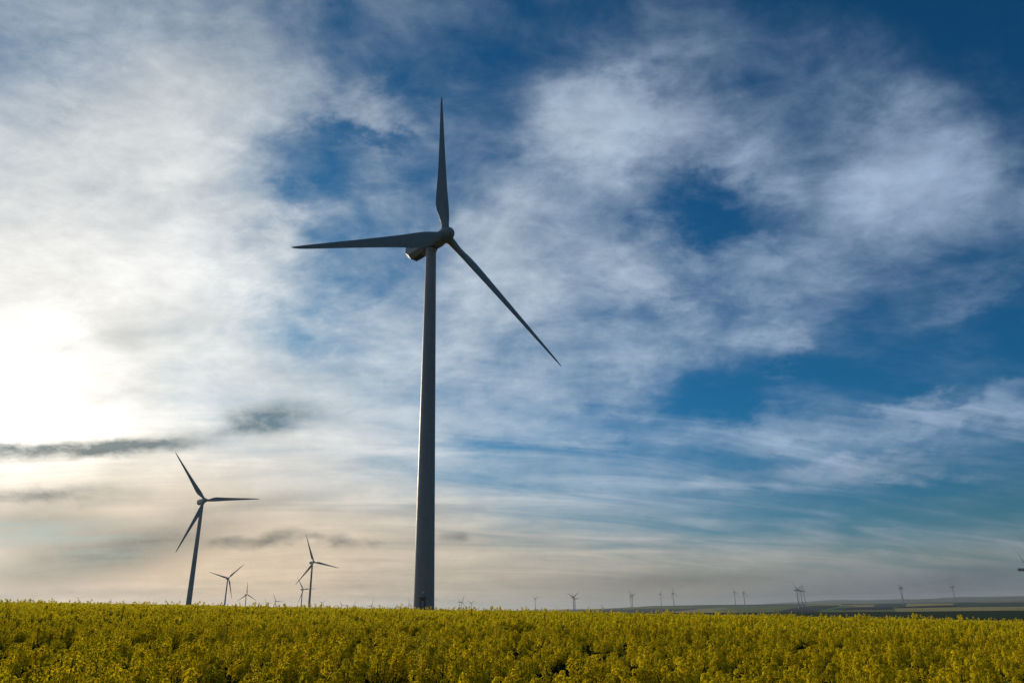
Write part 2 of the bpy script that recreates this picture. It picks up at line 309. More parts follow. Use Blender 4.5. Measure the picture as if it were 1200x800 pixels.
    dev = g.m('ADD', g.m('MULTIPLY', g.m('SUBTRACT', n1, 0.5), g.m('MULTIPLY_ADD', low, -0.75, 1.05)),
              g.m('ADD', g.m('MULTIPLY', g.m('SUBTRACT', n2, 0.5), g.m('MULTIPLY_ADD', low, -0.30, 0.50)),
                  g.m('ADD', g.m('MULTIPLY', g.m('SUBTRACT', n4, 0.5), g.m('MULTIPLY_ADD', low, -0.25, 0.34)),
                      g.m('MULTIPLY', g.m('SUBTRACT', n3, 0.5), low))))
    dev = g.m('MULTIPLY', dev, g.mr(el, 1, 9, 0.75, 1.0))
    op = g.mr(g.m('MULTIPLY_ADD', dev, amp, cov, clamp=True), OP_LO, OP_HI)
    tex = g.m('MULTIPLY_ADD', dev, 1.9, 0.5, clamp=True)
    # light scattered through the cloud towards the eye, strongest round the sun
    ang = g.m('MULTIPLY', g.m('ARCCOSINE', g.m('MINIMUM', g.vm('DOT_PRODUCT', d, tuple(sun_dir)), 1.0)), 180 / math.pi / 100.0)
    raw = lum = g.mix(1.0, g.ramp(ang, CLOUD_LIGHT, 'B_SPLINE'), g.mix(g.mr(el, 1.5, 12), LOW_LIGHT, (1, 1, 1, 1)), 'MULTIPLY')
    hot = g.ramp(ang, SUN_GLOW, 'EASE')
    lum = g.mix(g.m('MULTIPLY', warm, WARM_AMT), lum, g.mix(1.0, lum, WARM_TINT, 'MULTIPLY'))
    n5 = g.noise(g.vm('MULTIPLY', d, (1.0, 1.0, 2.3)), 34.0, 6, 0.65, 0.3)
    shade = g.m('ADD', g.m('MULTIPLY', dark, g.m('MULTIPLY_ADD', tex, 0.55, g.m('MULTIPLY_ADD', n5, 0.7, 0.22))),
                g.m('MULTIPLY', grey, g.m('MULTIPLY_ADD', n5, 1.3, 0.2)), clamp=True)
    thick = g.mix(1.0, g.mix(1.0, g.mix(1.0, raw, raw, 'MULTIPLY'), DARK_COL, 'MULTIPLY'), g.mix(warm, DARK_ADD, DARK_WARM), 'ADD')
    cl = g.mix(shade, lum, thick)
    cl = g.mix(1.0, cl, g.vm('SCALE', (1, 1, 1), scale=g.m('MULTIPLY', g.m('MULTIPLY_ADD', tex, 0.40, 0.80), g.m('MULTIPLY_ADD', n5, 0.30, 0.85))), 'MULTIPLY')
    cl = g.mix(1.0, cl, g.vm('SCALE', hot, scale=g.m('MULTIPLY', g.m('MULTIPLY_ADD', tex, 1.3, 0.35), g.m('SUBTRACT', 1.0, shade))), 'ADD', False)
    # clear sky behind
    sky = g.n('ShaderNodeTexSky', sky_type='NISHITA', sun_disc=False, sun_elevation=R(SUN_EL), sun_rotation=R(SUN_AZ))
    sky.altitude = 100
    sky.air_density = 1.0
    sky.dust_density = 0.6
    sky.ozone_density = 4.0
    hs = g.n('ShaderNodeHueSaturation')
    hs.inputs['Saturation'].default_value = SKY_SAT
    hs.inputs['Value'].default_value = 1.0
    g.put(hs.inputs['Color'], sky.outputs[0])
    b1 = g.n('ShaderNodeBackground')
    g.put(b1.inputs[0], g.mix(1.0, hs.outputs[0], g.mix(g.mr(el, 3, 14), LOW_TINT, SKY_TINT), 'MULTIPLY'))
    b1.inputs[1].default_value = SKY_STRENGTH
    b2 = g.n('ShaderNodeBackground')
    g.put(b2.inputs[0], cl)
    b2.inputs[1].default_value = 1.0
    ms = g.n('ShaderNodeMixShader')
    g.put(ms.inputs[0], op)
    wt.links.new(b1.outputs[0], ms.inputs[1])
    wt.links.new(b2.outputs[0], ms.inputs[2])
    out = g.n('ShaderNodeOutputWorld')
    wt.links.new(ms.outputs[0], out.inputs[0])


SKY_STRENGTH = 0.08
OP_LO, OP_HI = 0.12, 0.98
SKY_SAT = 1.0
SKY_TINT = (0.09, 0.63, 0.85, 1)
LOW_TINT = (0.22, 0.55, 0.66, 1)
WARM_AMT = 1.0
WARM_TINT = (1.10, 0.95, 0.78, 1)
DARK_COL = (0.24, 0.28, 0.29, 1)
LOW_LIGHT = (0.92, 0.80, 0.68, 1)
DARK_WARM = (0.065, 0.052, 0.042, 1)
DARK_ADD = (0.022, 0.040, 0.052, 1)
CLOUD_LIGHT = [(0.0, (0.90, 0.88, 0.84)), (0.1, (0.86, 0.86, 0.84)), (0.2, (0.74, 0.77, 0.78)), (0.3, (0.57, 0.64, 0.70)),
               (0.45, (0.41, 0.51, 0.63)), (0.65, (0.33, 0.43, 0.59)), (0.85, (0.21, 0.30, 0.44)), (1.0, (0.11, 0.14, 0.18))]
SUN_GLOW = [(0.0, (1.1, 1.05, 0.95)), (0.045, (0.34, 0.32, 0.27)), (0.08, (0.08, 0.075, 0.06)), (0.13, (0, 0, 0))]
build_world()
world.cycles.sampling_method = 'MANUAL'
world.cycles.sample_map_resolution = 1024

# ------------------------------------------------------------------ helpers
def link(o, parent=None):
    scene.collection.objects.link(o)
    if parent is not None:
        o.parent = parent
    return o


def mesh_obj(name, verts, faces, mats, parent=None, smooth=False, midx=None):
    me = bpy.data.meshes.new(name)
    me.from_pydata([tuple(v) for v in verts], [], faces)
    for m in (mats if isinstance(mats, (list, tuple)) else [mats]):
        me.materials.append(m)
    if midx is not None:
        me.polygons.foreach_set('material_index', midx)
    if smooth:
        me.polygons.foreach_set('use_smooth', [True] * len(me.polygons))
    me.update()
    return link(bpy.data.objects.new(name, me), parent)


def bm_obj(name, bm, mat, parent=None, smooth=False, sharp=35):
    me = bpy.data.meshes.new(name)
    bmesh.ops.recalc_face_normals(bm, faces=bm.faces[:])
    bm.to_mesh(me)
    bm.free()
    me.materials.append(mat)
    if smooth:
        me.polygons.foreach_set('use_smooth', [True] * len(me.polygons))
        me.set_sharp_from_angle(angle=R(sharp))
    return link(bpy.data.objects.new(name, me), parent)


def material(name, color, rough=0.6, spec=0.4):
    m = bpy.data.materials.new(name)
    m.use_nodes = True
    b = m.node_tree.nodes['Principled BSDF']
    b.inputs['Base Color'].default_value = (*color, 1)
    b.inputs['Roughness'].default_value = rough
    b.inputs['Specular IOR Level'].default_value = spec
    return m, G(m.node_tree), b


# ------------------------------------------------------------------ terrain
CROP_EDGE = 165.0              # far edge of the yellow field
SX, SY = -0.040, 0.0047        # the field rises to the left and slightly away from the camera


def sstep(a, b, v):
    t = np.clip((v - a) / (b - a), 0, 1)
    return t * t * (3 - 2 * t)


def ground_z(x, y):
    """height of the ground (camera stands at 0, 0, eye at EYE)"""
    x = np.asarray(x, float)
    y = np.asarray(y, float)
    r = np.hypot(x, y)
    a = np.degrees(np.arctan2(x, y))
    near = SX * x + SY * y - 0.0045 * np.maximum(x, 0)
    near = near + 0.05 * np.sin(x * 0.11 + 1.0) * np.sin(y * 0.07)
    # second field, falling slightly away from the yellow one to its own crest
    green = EYE - 1.1 - 0.0195 * x
    green = np.where(x < 0, EYE - 1.1 - 0.0235 * np.maximum(x, -400), np.where(x > 420, EYE - 1.1 - 0.0195 * 420, green))
    t = sstep(CROP_EDGE - 10, 360, r * np.clip(np.cos(np.radians(a)), 0.3, 1) * 1.0)
    nearc = np.clip(near, -9, 12)
    h1 = nearc * (1 - t) + green * t
    # valley, then a long slope up to the ridge
    ridge = np.interp(a, [-180, -60, -5, 0, 6, 10, 14, 18.5, 22, 25.5, 28.5, 31.5, 34.5, 60, 180],
                      [0, 0, 0, -3, 3, 12, 10, 3, -2, -8.5, -9.5, -13, -15, -18, 0])
    und = 2.0 * np.sin(a * 0.55 + r * 0.0011) + 1.2 * np.sin(r * 0.004 + a * 0.2)
    u = np.clip((r - 1000) / 4000, 0, 1)
    valley = EYE - 23 + 1.5 * np.sin(a * 0.3)
    h2 = valley + (ridge + EYE - valley) * u ** 1.5 + und * np.clip(u * 2, 0, 1) * 0.5 * np.clip((5200 - r) / 1500, 0, 1)
    far = np.clip((r - 5200) / 2500, 0, 1)
    h2 = h2 - 35 * sstep(5200, 8000, r)
    hill = (46 + 16 * np.sin(a * 0.21 + 2) + 9 * np.sin(a * 0.63) + 5 * np.sin(a * 1.7)) * np.interp(a, [-180, 8, 22, 60, 180], [0.5, 0.5, 1, 1, 0.5])
    h2 = h2 + (hill + 25) * sstep(9500, 13500, r) * (1 - 0.6 * sstep(14000, 16500, r))
    t2 = sstep(430, 1000, r)
    h = h1 * (1 - t2) + h2 * t2
    # behind the camera the land is plainly flat and gentle
    back = sstep(80, 130, np.abs(a)) * sstep(5, 60, r)
    return h * (1 - back) + (np.clip(near, -6, 6) * 0.5) * back


def gz(x, y):
    return float(ground_z(x, y))


def build_ground():
    rings = [0.0] + list(np.geomspace(2, 16000, 130)) 
    rings = sorted(set([round(v, 3) for v in rings] + [150, 160, 165, 175, 190, 210, 235, 260, 290, 320, 350, 380, 410, 440, 480]))
    azs = list(np.arange(-46, 46.01, 0.8)) + list(np.arange(50, 311, 5))
    n = len(azs)
    vs, fs = [(0, 0, 0)], []
    for rr in rings[1:]:
        a = np.radians(azs)
        X, Y = rr * np.sin(a), rr * np.cos(a)
        Z = ground_z(X, Y)
        vs += list(zip(X, Y, Z))
    for i in range(n):
        fs.append((0, 1 + (i + 1) % n, 1 + i))
    for k in range(len(rings) - 2):
        o0, o1 = 1 + k * n, 1 + (k + 1) * n
        for i in range(n):
            j = (i + 1) % n
            fs.append((o0 + i, o0 + j, o1 + j, o1 + i))
    m, g, b = material('farmland_ground', (0.05, 0.06, 0.02), 0.9, 0.1)
    P = g.n('ShaderNodeNewGeometry').outputs['Position']
    x, y, z = g.sep(P)
    r = g.vm('LENGTH', P)
    soil = g.mix(g.noise(P, 1.3, 6, 0.6), (0.018, 0.024, 0.008, 1), (0.045, 0.055, 0.016, 1))
    wheat = g.mix(g.noise(g.vm('MULTIPLY', P, (1.0, 0.25, 1)), 0.35, 6, 0.65), (0.012, 0.030, 0.008, 1), (0.024, 0.050, 0.013, 1))
    pl = g.n('ShaderNodeTexVoronoi', feature='F1', distance='CHEBYCHEV')
    mp = g.n('ShaderNodeMapping')
    g.put(mp.inputs['Vector'], P)
    mp.inputs['Rotation'].default_value = (0, 0, R(24))
    mp.inputs['Scale'].default_value = (1 / 900, 1 / 420, 0)
    g.put(pl.inputs['Vector'], mp.outputs[0])
    pl.inputs['Scale'].default_value = 1.0
    cr, cg_, cb = g.n('ShaderNodeSeparateColor').outputs, None, None
    sc = cr[0].node
    g.put(sc.inputs[0], pl.outputs['Color'])
    plots = g.ramp(sc.outputs[0], [(0.0, (0.035, 0.075, 0.03)), (0.3, (0.05, 0.09, 0.03)), (0.45, (0.03, 0.055, 0.035)),
                                   (0.6, (0.09, 0.11, 0.04)), (0.75, (0.04, 0.06, 0.05)), (0.9, (0.09, 0.10, 0.05))], 'CONSTANT')
    plots = g.mix(0.35, plots, g.mix(g.noise(P, 0.006, 5, 0.6), (0.03, 0.05, 0.03, 1), (0.10, 0.11, 0.05, 1)))
    col = g.mix(g.m('GREATER_THAN', y, CROP_EDGE + 1.0), soil, wheat)
    col = g.mix(g.m('GREATER_THAN', r, 560.0), col, plots)
    g.put(b.inputs['Base Color'], col)
    bp = g.n('ShaderNodeBump')
    bp.inputs['Strength'].default_value = 0.6
    bp.inputs['Distance'].default_value = 0.3
    g.put(bp.inputs['Height'], g.noise(P, 2.5, 5, 0.7))
    m.node_tree.links.new(bp.outputs[0], b.inputs['Normal'])
    o = mesh_obj('ground', vs, fs, m, smooth=True)
    o['kind'] = 'structure'
    return o


build_ground()

# plots of farmland on the slope across the valley (corner points on the ground, metres)
PLOTS = [
    ('blue', 0, ((-37, 3878), (343, 2368), (647, 4442), (-47, 5000))),
    ('olive', 1, ((498, 4068), (735, 3342), (1038, 4368), (721, 4948))),
    ('blue', 1, ((268, 2869), (544, 2477), (843, 3172), (568, 3905))),
    ('tan', 2, ((449, 2354), (638, 2131), (998, 3597), (825, 3365))),
    ('blue', 1, ((700, 4803), (1702, 4215), (1949, 4821), (860, 4925))),
    ('green', 1, ((892, 3430), (1083, 2937), (1418, 3669), (1048, 4023))),
    ('olive', 2, ((592, 2233), (714, 2057), (1147, 3089), (927, 3564))),
    ('blue', 3, ((712, 2077), (767, 1830), (1339, 2982), (1220, 3206))),
    ('blue', 2, ((1104, 2859), (1347, 3079), (2151, 4781), (1558, 3971))),
    ('green', 4, ((733, 1848), (830, 1925), (1494, 3300), (1465, 3390))),
    ('tan', 3, ((1282, 2992), (1390, 2931), (1711, 3570), (1677, 3878))),
    ('blue', 4, ((877, 2097), (1020, 2037), (1378, 2754), (1208, 2790))),
    ('teal', 4, ((1392, 2921), (1433, 2757), (2092, 4018), (2066, 4267))),
    ('olive', 4, ((709, 1790), (834, 1564), (992, 1878), (910, 2030))),
    ('tan', 4, ((1387, 2674), (1578, 2702), (2002, 3424), (1967, 3770))),
    ('teal', 3, ((1299, 2226), (1458, 2119), (2430, 3522), (2343, 3998))),
    ('blue', 5, ((1169, 2333), (1299, 2217), (1477, 2521), (1337, 2584))),
    ('tan', 5, ((791, 1568), (980, 1416), (1408, 2030), (1104, 2194))),
    ('earth', 6, ((2233, 3661), (2417, 3475), (2723, 3913), (2580, 4150))),
    ('yellow', 6, ((1449, 3759), (1594, 3678), (1853, 4274), (1685, 4369))),
]



def build_plots():
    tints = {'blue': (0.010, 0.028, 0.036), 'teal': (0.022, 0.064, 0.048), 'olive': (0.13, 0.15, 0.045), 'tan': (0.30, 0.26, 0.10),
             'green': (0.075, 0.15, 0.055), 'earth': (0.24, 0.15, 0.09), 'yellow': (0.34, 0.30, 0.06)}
    mats = {}
    for k, c in tints.items():
        m, g, b = material('plot_' + k, c, 0.95, 0.05)
        P = g.n('ShaderNodeNewGeometry').outputs['Position']
        nz = g.noise(g.vm('MULTIPLY', P, (0.012, 0.004, 0)), 1.0, 6, 0.65)
        g.put(b.inputs['Base Color'], g.mix(g.mr(nz, 0.3, 0.7), tuple(0.8 * v for v in c) + (1,), tuple(1.2 * v for v in c) + (1,)))
        mats[k] = m
    for i, (kind, lift, c) in enumerate(PLOTS):
        nu, nv = 40, 10
        vs, fs = [], []
        for a in range(nu + 1):
            for bb in range(nv + 1):
                u, v = a / nu, bb / nv
                lo = np.array(c[0]) * (1 - u) + np.array(c[1]) * u
                hi = np.array(c[3]) * (1 - u) + np.array(c[2]) * u
                p = lo * (1 - v) + hi * v
                vs.append((p[0], p[1], gz(p[0], p[1]) + 0.25 + 0.18 * lift))
        for a in range(nu):
            for bb in range(nv):
                k = a * (nv + 1) + bb
                fs.append((k, k + nv + 1, k + nv + 2, k + 1))
        o = mesh_obj('field', vs, fs, mats[kind], smooth=True)
        o['kind'] = 'structure'


build_plots()


def build_haze():
    m = bpy.data.materials.new('haze')
    m.use_nodes = True
    t = m.node_tree
    t.nodes.clear()
    v = t.nodes.new('ShaderNodeVolumePrincipled')
    v.inputs['Color'].default_value = (0.57, 0.65, 0.73, 1)
    v.inputs['Density'].default_value = HAZE
    v.inputs['Anisotropy'].default_value = 0.35
    out = t.nodes.new('ShaderNodeOutputMaterial')
    t.links.new(v.outputs[0], out.inputs['Volume'])
    s, z0, z1 = 16500, -60, 150
    vs = [(x, y, z) for z in (z0, z1) for y in (-s, s) for x in (-s, s)]
    fs = [(0, 2, 3, 1), (4, 5, 7, 6), (0, 1, 5, 4), (2, 6, 7, 3), (0, 4, 6, 2), (1, 3, 7, 5)]
    o = mesh_obj('haze', vs, fs, m)
    o['kind'] = 'stuff'
    o['label'] = 'thin pale haze lying over the fields'


HAZE = 5.2e-5
build_haze()

# ------------------------------------------------------------------ wind turbines
def turbine_paint(name, base, rough):
    m, g, b = material(name, base, rough, 0.4)
    P = g.n('ShaderNodeTexCoord').outputs['Object']
    streak = g.noise(g.vm('MULTIPLY', P, (2.2, 2.2, 0.12)), 1.0, 6, 0.65)
    spot = g.noise(P, 0.8, 6, 0.6)
    f = g.m('MULTIPLY_ADD', spot, 0.5, g.m('MULTIPLY', streak, 0.5))
    g.put(b.inputs['Base Color'], g.mix(g.mr(f, 0.3, 0.7), tuple(0.84 * v for v in base) + (1,), tuple(1.06 * v for v in base) + (1,)))
    g.put(b.inputs['Roughness'], g.m('MULTIPLY_ADD', spot, 0.25, rough - 0.1))
    return m


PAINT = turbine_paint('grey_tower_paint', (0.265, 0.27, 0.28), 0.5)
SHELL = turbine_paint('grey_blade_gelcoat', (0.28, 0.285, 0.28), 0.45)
DARK, _g, _b = material('dark_steel', (0.035, 0.04, 0.045), 0.55, 0.4)
YELLOW, _g, _b = material('yellow_plastic', (0.55, 0.5, 0.03), 0.45, 0.5)
GLASS, _g, _b = material('lamp_glass', (0.65, 0.68, 0.7), 0.25, 0.5)
WOOD, _g, _b = material('weathered_pole_wood', (0.07, 0.06, 0.05), 0.9, 0.1)
ZINC, _g, _b = material('galvanised_steel', (0.22, 0.23, 0.24), 0.6, 0.4)

TOWER_H = 80.0


def ring_loft(bm, rings, close=True, cap=True):
    """skin a list of vertex rings (same count)"""
    vr = [[bm.verts.new(p) for p in r] for r in rings]
    n = len(vr[0])
    for a, b in zip(vr, vr[1:]):
        for i in range(n):
            j = (i + 1) % n
            bm.faces.new((a[i], a[j], b[j], b[i]))
    if cap:
        bm.faces.new(list(reversed(vr[0])))
        bm.faces.new(vr[-1])
    return vr


def circle(r, z, n=48):
    return [(r * math.cos(2 * math.pi * i / n), r * math.sin(2 * math.pi * i / n), z) for i in range(n)]


def box(bm, c, s, rot=None):
    m = Matrix.Translation(c)
    if rot is not None:
        m = m @ rot
    bmesh.ops.create_cube(bm, size=1.0, matrix=m @ Matrix.Diagonal((*s, 1)))


def cyl(bm, p, q, r0, r1=None, n=12):
    p, q = Vector(p), Vector(q)
    d = q - p
    m = Matrix.Translation((p + q) / 2) @ d.to_track_quat('Z', 'Y').to_matrix().to_4x4()
    bmesh.ops.create_cone(bm, cap_ends=True, segments=n, radius1=r0, radius2=r0 if r1 is None else r1, depth=d.length, matrix=m)


def make_tower(parent):
    bm = bmesh.new()
    rings = []
    r0, r1 = 2.1, 1.2
    rad = lambda z: r0 + (r1 - r0) * (z / TOWER_H) ** 1.02
    z = -3.0
    rings.append(circle(r0, z))
    for zj in (0.0, 21.0, 47.0):
        if zj:
            rr = rad(zj)
            rings += [circle(rr, zj - 0.06), circle(rr + 0.018, zj - 0.055), circle(rr + 0.018, zj + 0.055), circle(rad(zj + .06), zj + 0.06)]
        else:
            rings += [circle(r0, 0.0)]
        for k in range(1, 6):
            zz = zj + k * 4.0
            rings.append(circle(rad(zz), zz))
    rings += [circle(rad(70), 70), circle(rad(79.2), 79.2), circle(1.34, 79.3), circle(1.34, 79.75), circle(1.22, 79.8), circle(1.22, TOWER_H)]
    ring_loft(bm, rings)
    return bm_obj('tower', bm, PAINT, parent, True, 30)


def make_door(tower, ang):
    """steel door, hood and lamp at the foot of the tower, on the side given by ang (local)"""
    rot = Matrix.Rotation(ang, 4, 'Z')
    bm = bmesh.new()
    pts = []
    w, h0, h1 = 0.48, 1.05, 3.15
    prof = [(-w, h0 + .15), (-w + .15, h0), (w - .15, h0), (w, h0 + .15), (w, h1 - .3), (w - .12, h1 - .08), (w - .3, h1), (-w + .3, h1), (-w + .12, h1 - .08), (-w, h1 - .3)]
    ring_loft(bm, [[(2.0, y, z) for y, z in prof], [(2.155, y, z) for y, z in prof]])
    bm.transform(rot)
    d = bm_obj('door', bm, DARK, tower)
    bm = bmesh.new()
    box(bm, (2.17, 0.0, 2.25), (0.03, 0.66, 1.3))
    bmesh.ops.bevel(bm, geom=bm.edges[:], offset=0.012, segments=1, affect='EDGES')
    bm.transform(rot)
    bm_obj('door_panel', bm, PAINT, d)
    bm = bmesh.new()
    box(bm, (2.3, 0.0, 3.38), (0.5, 1.25, 0.16), Matrix.Rotation(0.18, 4, 'Y'))
    bm.transform(rot)
    bm_obj('door_hood', bm, DARK, d)
    bm = bmesh.new()
    bmesh.ops.create_uvsphere(bm, u_segments=12, v_segments=8, radius=0.19, matrix=Matrix.Translation((2.17, 0.08, 4.35)))
    bm.transform(rot)
    bm_obj('lamp', bm, GLASS, tower, True)
    bm = bmesh.new()          # landing and steps in front of the door
    box(bm, (2.75, 0, 0.98), (1.2, 1.5, 0.06))
    for k in range(4):
        box(bm, (3.45 + 0.26 * k, 0, 0.80 - 0.2 * k), (0.28, 1.0, 0.04))
    for s in (-1, 1):
        for xx in (2.3, 3.25):
            cyl(bm, (xx, s * 0.72, -0.5), (xx, s * 0.72, 2.0), 0.025, n=6)
        cyl(bm, (2.2, s * 0.72, 2.0), (3.3, s * 0.72, 2.0), 0.025, n=6)
        cyl(bm, (3.3, s * 0.55, 2.0), (4.4, s * 0.55, 1.0), 0.025, n=6)
        cyl(bm, (4.4, s * 0.55, -0.6), (4.4, s * 0.55, 1.0), 0.025, n=6)
    bm.transform(rot)
    bm_obj('steps', bm, ZINC, tower)


def nacelle_ring(x, hw, zt, zb, ch, rt):
    """cross section across the nacelle: rounded top corners, bevelled lower edges"""
    p = [(-hw + ch, zb), (hw - ch, zb), (hw, zb + ch * 0.8)]
    for k in range(5):
        t = math.pi / 2 * k / 4
        p.append((hw - rt + rt * math.cos(t), zt - rt + rt * math.sin(t)))
    q = [(-y, z) for y, z in reversed(p[2:])]
    return [(x, y, z) for y, z in p + q]


def make_nacelle(parent):
    # local: +X towards the wind (rotor), origin at the tower top
    bm = bmesh.new()
    st = [(3.3, 1.2, 2.7, 0.55, .35, .4), (3.0, 1.5, 3.0, 0.22, .45, .5), (2.0, 1.7, 3.2, 0.10, .6, .4), (-1.2, 1.78, 3.4, 0.02, .7, .35),
          (-2.6, 1.85, 3.5, -0.25, .8, .35), (-6.3, 1.9, 3.55, -0.62, 1.0, .35), (-7.35, 1.84, 3.45, 0.2, 1.05, .35), (-7.5, 1.76, 3.35, 0.9, .8, .3)]
    ring_loft(bm, [nacelle_ring(*s) for s in st])
    n = bm_obj('nacelle', bm, SHELL, parent, True, 18)
    bm = bmesh.new()
    ring_loft(bm, [circle(1.3, -0.02, 40), circle(1.55, 0.0, 40), circle(1.55, 0.34, 40), circle(1.3, 0.36, 40)])
    bm_obj('yaw_bearing', bm, DARK, n, True)
    for s in (-1, 1):          # louvre panel on each flank
        bm = bmesh.new()
        box(bm, (-5.2, s * 1.88, 1.95), (0.85, 0.06, 0.95))
        bmesh.ops.bevel(bm, geom=bm.edges[:], offset=0.02, segments=1, affect='EDGES')
        bm_obj('vent', bm, DARK, n)
    bm = bmesh.new()
    box(bm, (-4.4, 0, -0.46), (2.6, 1.3, 0.12), Matrix.Rotation(R(-5.7), 4, 'Y'))
    bm_obj('service_hatch', bm, DARK, n)
    bm = bmesh.new()
    for s in (-0.45, 0.45):
        cyl(bm, (-5.8, s, 3.4), (-5.8, s, 4.7), 0.035, n=6)
        box(bm, (-5.8, s, 4.72), (0.35, 0.06, 0.1))
    bm_obj('wind_sensor', bm, DARK, n)
    bm = bmesh.new()
    cyl(bm, (1.2, 0.45, 3.1), (1.2, 0.45, 3.62), 0.16, n=12)
    bmesh.ops.create_uvsphere(bm, u_segments=12, v_segments=8, radius=0.17, matrix=Matrix.Translation((1.2, 0.45, 3.64)))
    bm_obj('beacon', bm, YELLOW, n, True)
    bm = bmesh.new()
    box(bm, (0.2, 0.3, 3.34), (1.3, 0.9, 0.16))
    bmesh.ops.bevel(bm, geom=bm.edges[:], offset=0.03, segments=1, affect='EDGES')
    bm_obj('roof_hatch', bm, DARK, n)
    return n


HUB_X, HUB_Z, TILT, CONE = 5.0, 1.75, 6.6, 0.6


def make_hub(parent):
    bm = bmesh.new()
    prof = [(-1.75, 1.05), (-1.72, 1.5), (-1.5, 1.66), (-0.2, 1.74), (0.7, 1.68), (1.25, 1.54), (1.75, 1.3), (2.15, 0.95), (2.36, 0.55), (2.43, 0.18)]
    n = 40
    rings = [[(x, r * math.cos(2 * math.pi * i / n), r * math.sin(2 * math.pi * i / n)) for i in range(n)] for x, r in prof]
    ring_loft(bm, rings)
    # seam between the spinner shell and its nose
    n2 = [[(x, r * math.cos(2 * math.pi * i / n), r * math.sin(2 * math.pi * i / n)) for i in range(n)] for x, r in
          [(0.9, 1.45), (0.9, 1.665), (0.97, 1.665), (0.97, 1.45)]]
    ring_loft(bm, n2)
    for k in range(3):         # blade sockets
        a = math.radians(120 * k)
        d = Vector((math.sin(math.radians(CONE)), math.sin(a) * math.cos(math.radians(CONE)), math.cos(a) * math.cos(math.radians(CONE))))
        cyl(bm, d * 0.8, d * 1.78, 1.06, 1.02, 32)
    return bm_obj('hub', bm, SHELL, parent, True, 40)


def make_blade(parent):
    """blade along +Z, leading edge towards +Y, suction side towards -X"""
    st = [  # radius, chord, thickness, twist, roundness, axis position along the chord
        (1.55, 1.84, 1.84, 14, 1.0, .50), (2.6, 1.86, 1.86, 14, 1.0, .50), (3.6, 2.05, 1.66, 14, .85, .47), (5.0, 2.65, 1.38, 14, .55, .41), (6.6, 3.30, 1.12, 13, .28, .35),
        (8.4, 3.62, 0.95, 11, .08, .32), (10.5, 3.48, 0.80, 8.8, 0, .31), (13.5, 3.10, 0.66, 6.6, 0, .30), (17, 2.70, 0.54, 4.8, 0, .30), (21, 2.32, 0.44, 3.3, 0, .30),
        (25.5, 1.96, 0.36, 2.1, 0, .30), (30, 1.62, 0.29, 1.2, 0, .30), (34.5, 1.30, 0.22, 0.5, 0, .30), (38.5, 1.02, 0.165, 0, 0, .30), (41.5, 0.80, 0.12, -.2, 0, .30),
        (43.4, 0.58, 0.08, -.4, 0, .31), (44.5, 0.34, 0.045, -.5, 0, .33), (45.0, 0.10, 0.015, -.5, 0, .36)]
    n = 28
    rings = []
    for r, c, th, tw, rd, ax in st:
        t = math.radians(tw + 1.5)
        ring = []
        for i in range(n):
            ph = 2 * math.pi * i / n
            xc = 0.5 * (1 + math.cos(ph))                  # 1 trailing edge, 0 leading edge
            foil = 5 * (0.2969 * math.sqrt(xc) - 0.126 * xc - 0.3516 * xc ** 2 + 0.2843 * xc ** 3 - 0.1036 * xc ** 4)
            yt = (foil * th) * (1 if math.sin(ph) >= 0 else -0.75)
            yc = 0.5 * th * math.sin(ph)
            yv = yt * (1 - rd) + yc * rd
            along = (ax - xc) * c                           # + towards the leading edge
            X = -yv * math.cos(t) + along * math.sin(t)
            Y = along * math.cos(t) + yv * math.sin(t)
            ring.append((X, Y, r))
        rings.append(ring)
    bm = bmesh.new()
    ring_loft(bm, rings)
    return bm_obj('blade', bm, SHELL, parent, True, 50)


def rotor_matrix(z_top, azim):
    return (Matrix.Translation((HUB_X, 0, z_top + HUB_Z)) @ Matrix.Rotation(R(-TILT), 4, 'Y') @ Matrix.Rotation(R(-azim), 4, 'X'))


def pose(root, parts, tower_len, azim):
    for p in parts:
        k = p.name.split('.')[0]
        if k == 'tower':
            p.scale = (1, 1, tower_len / TOWER_H)
        elif k == 'nacelle':
            p.location = (0, 0, tower_len)
        elif k == 'hub':
            p.matrix_local = rotor_matrix(tower_len, azim)
    bl = [p for p in parts if p.name.split('.')[0] == 'blade']
    for i, p in enumerate(bl):
        p.matrix_local = rotor_matrix(tower_len, azim + 120 * i) @ Matrix.Rotation(R(CONE), 4, 'Y')


GROUP = 'wind turbines across the farmland'


def turbine_root(x, y, z, yaw, label):
    o = bpy.data.objects.new('wind_turbine', None)
    o.empty_display_size = 5
    link(o)
    o.location = (x, y, z)
    o.rotation_euler = (0, 0, R(yaw - 90))
    o['label'] = label
    o['category'] = 'wind turbine'
    o['group'] = GROUP
    return o


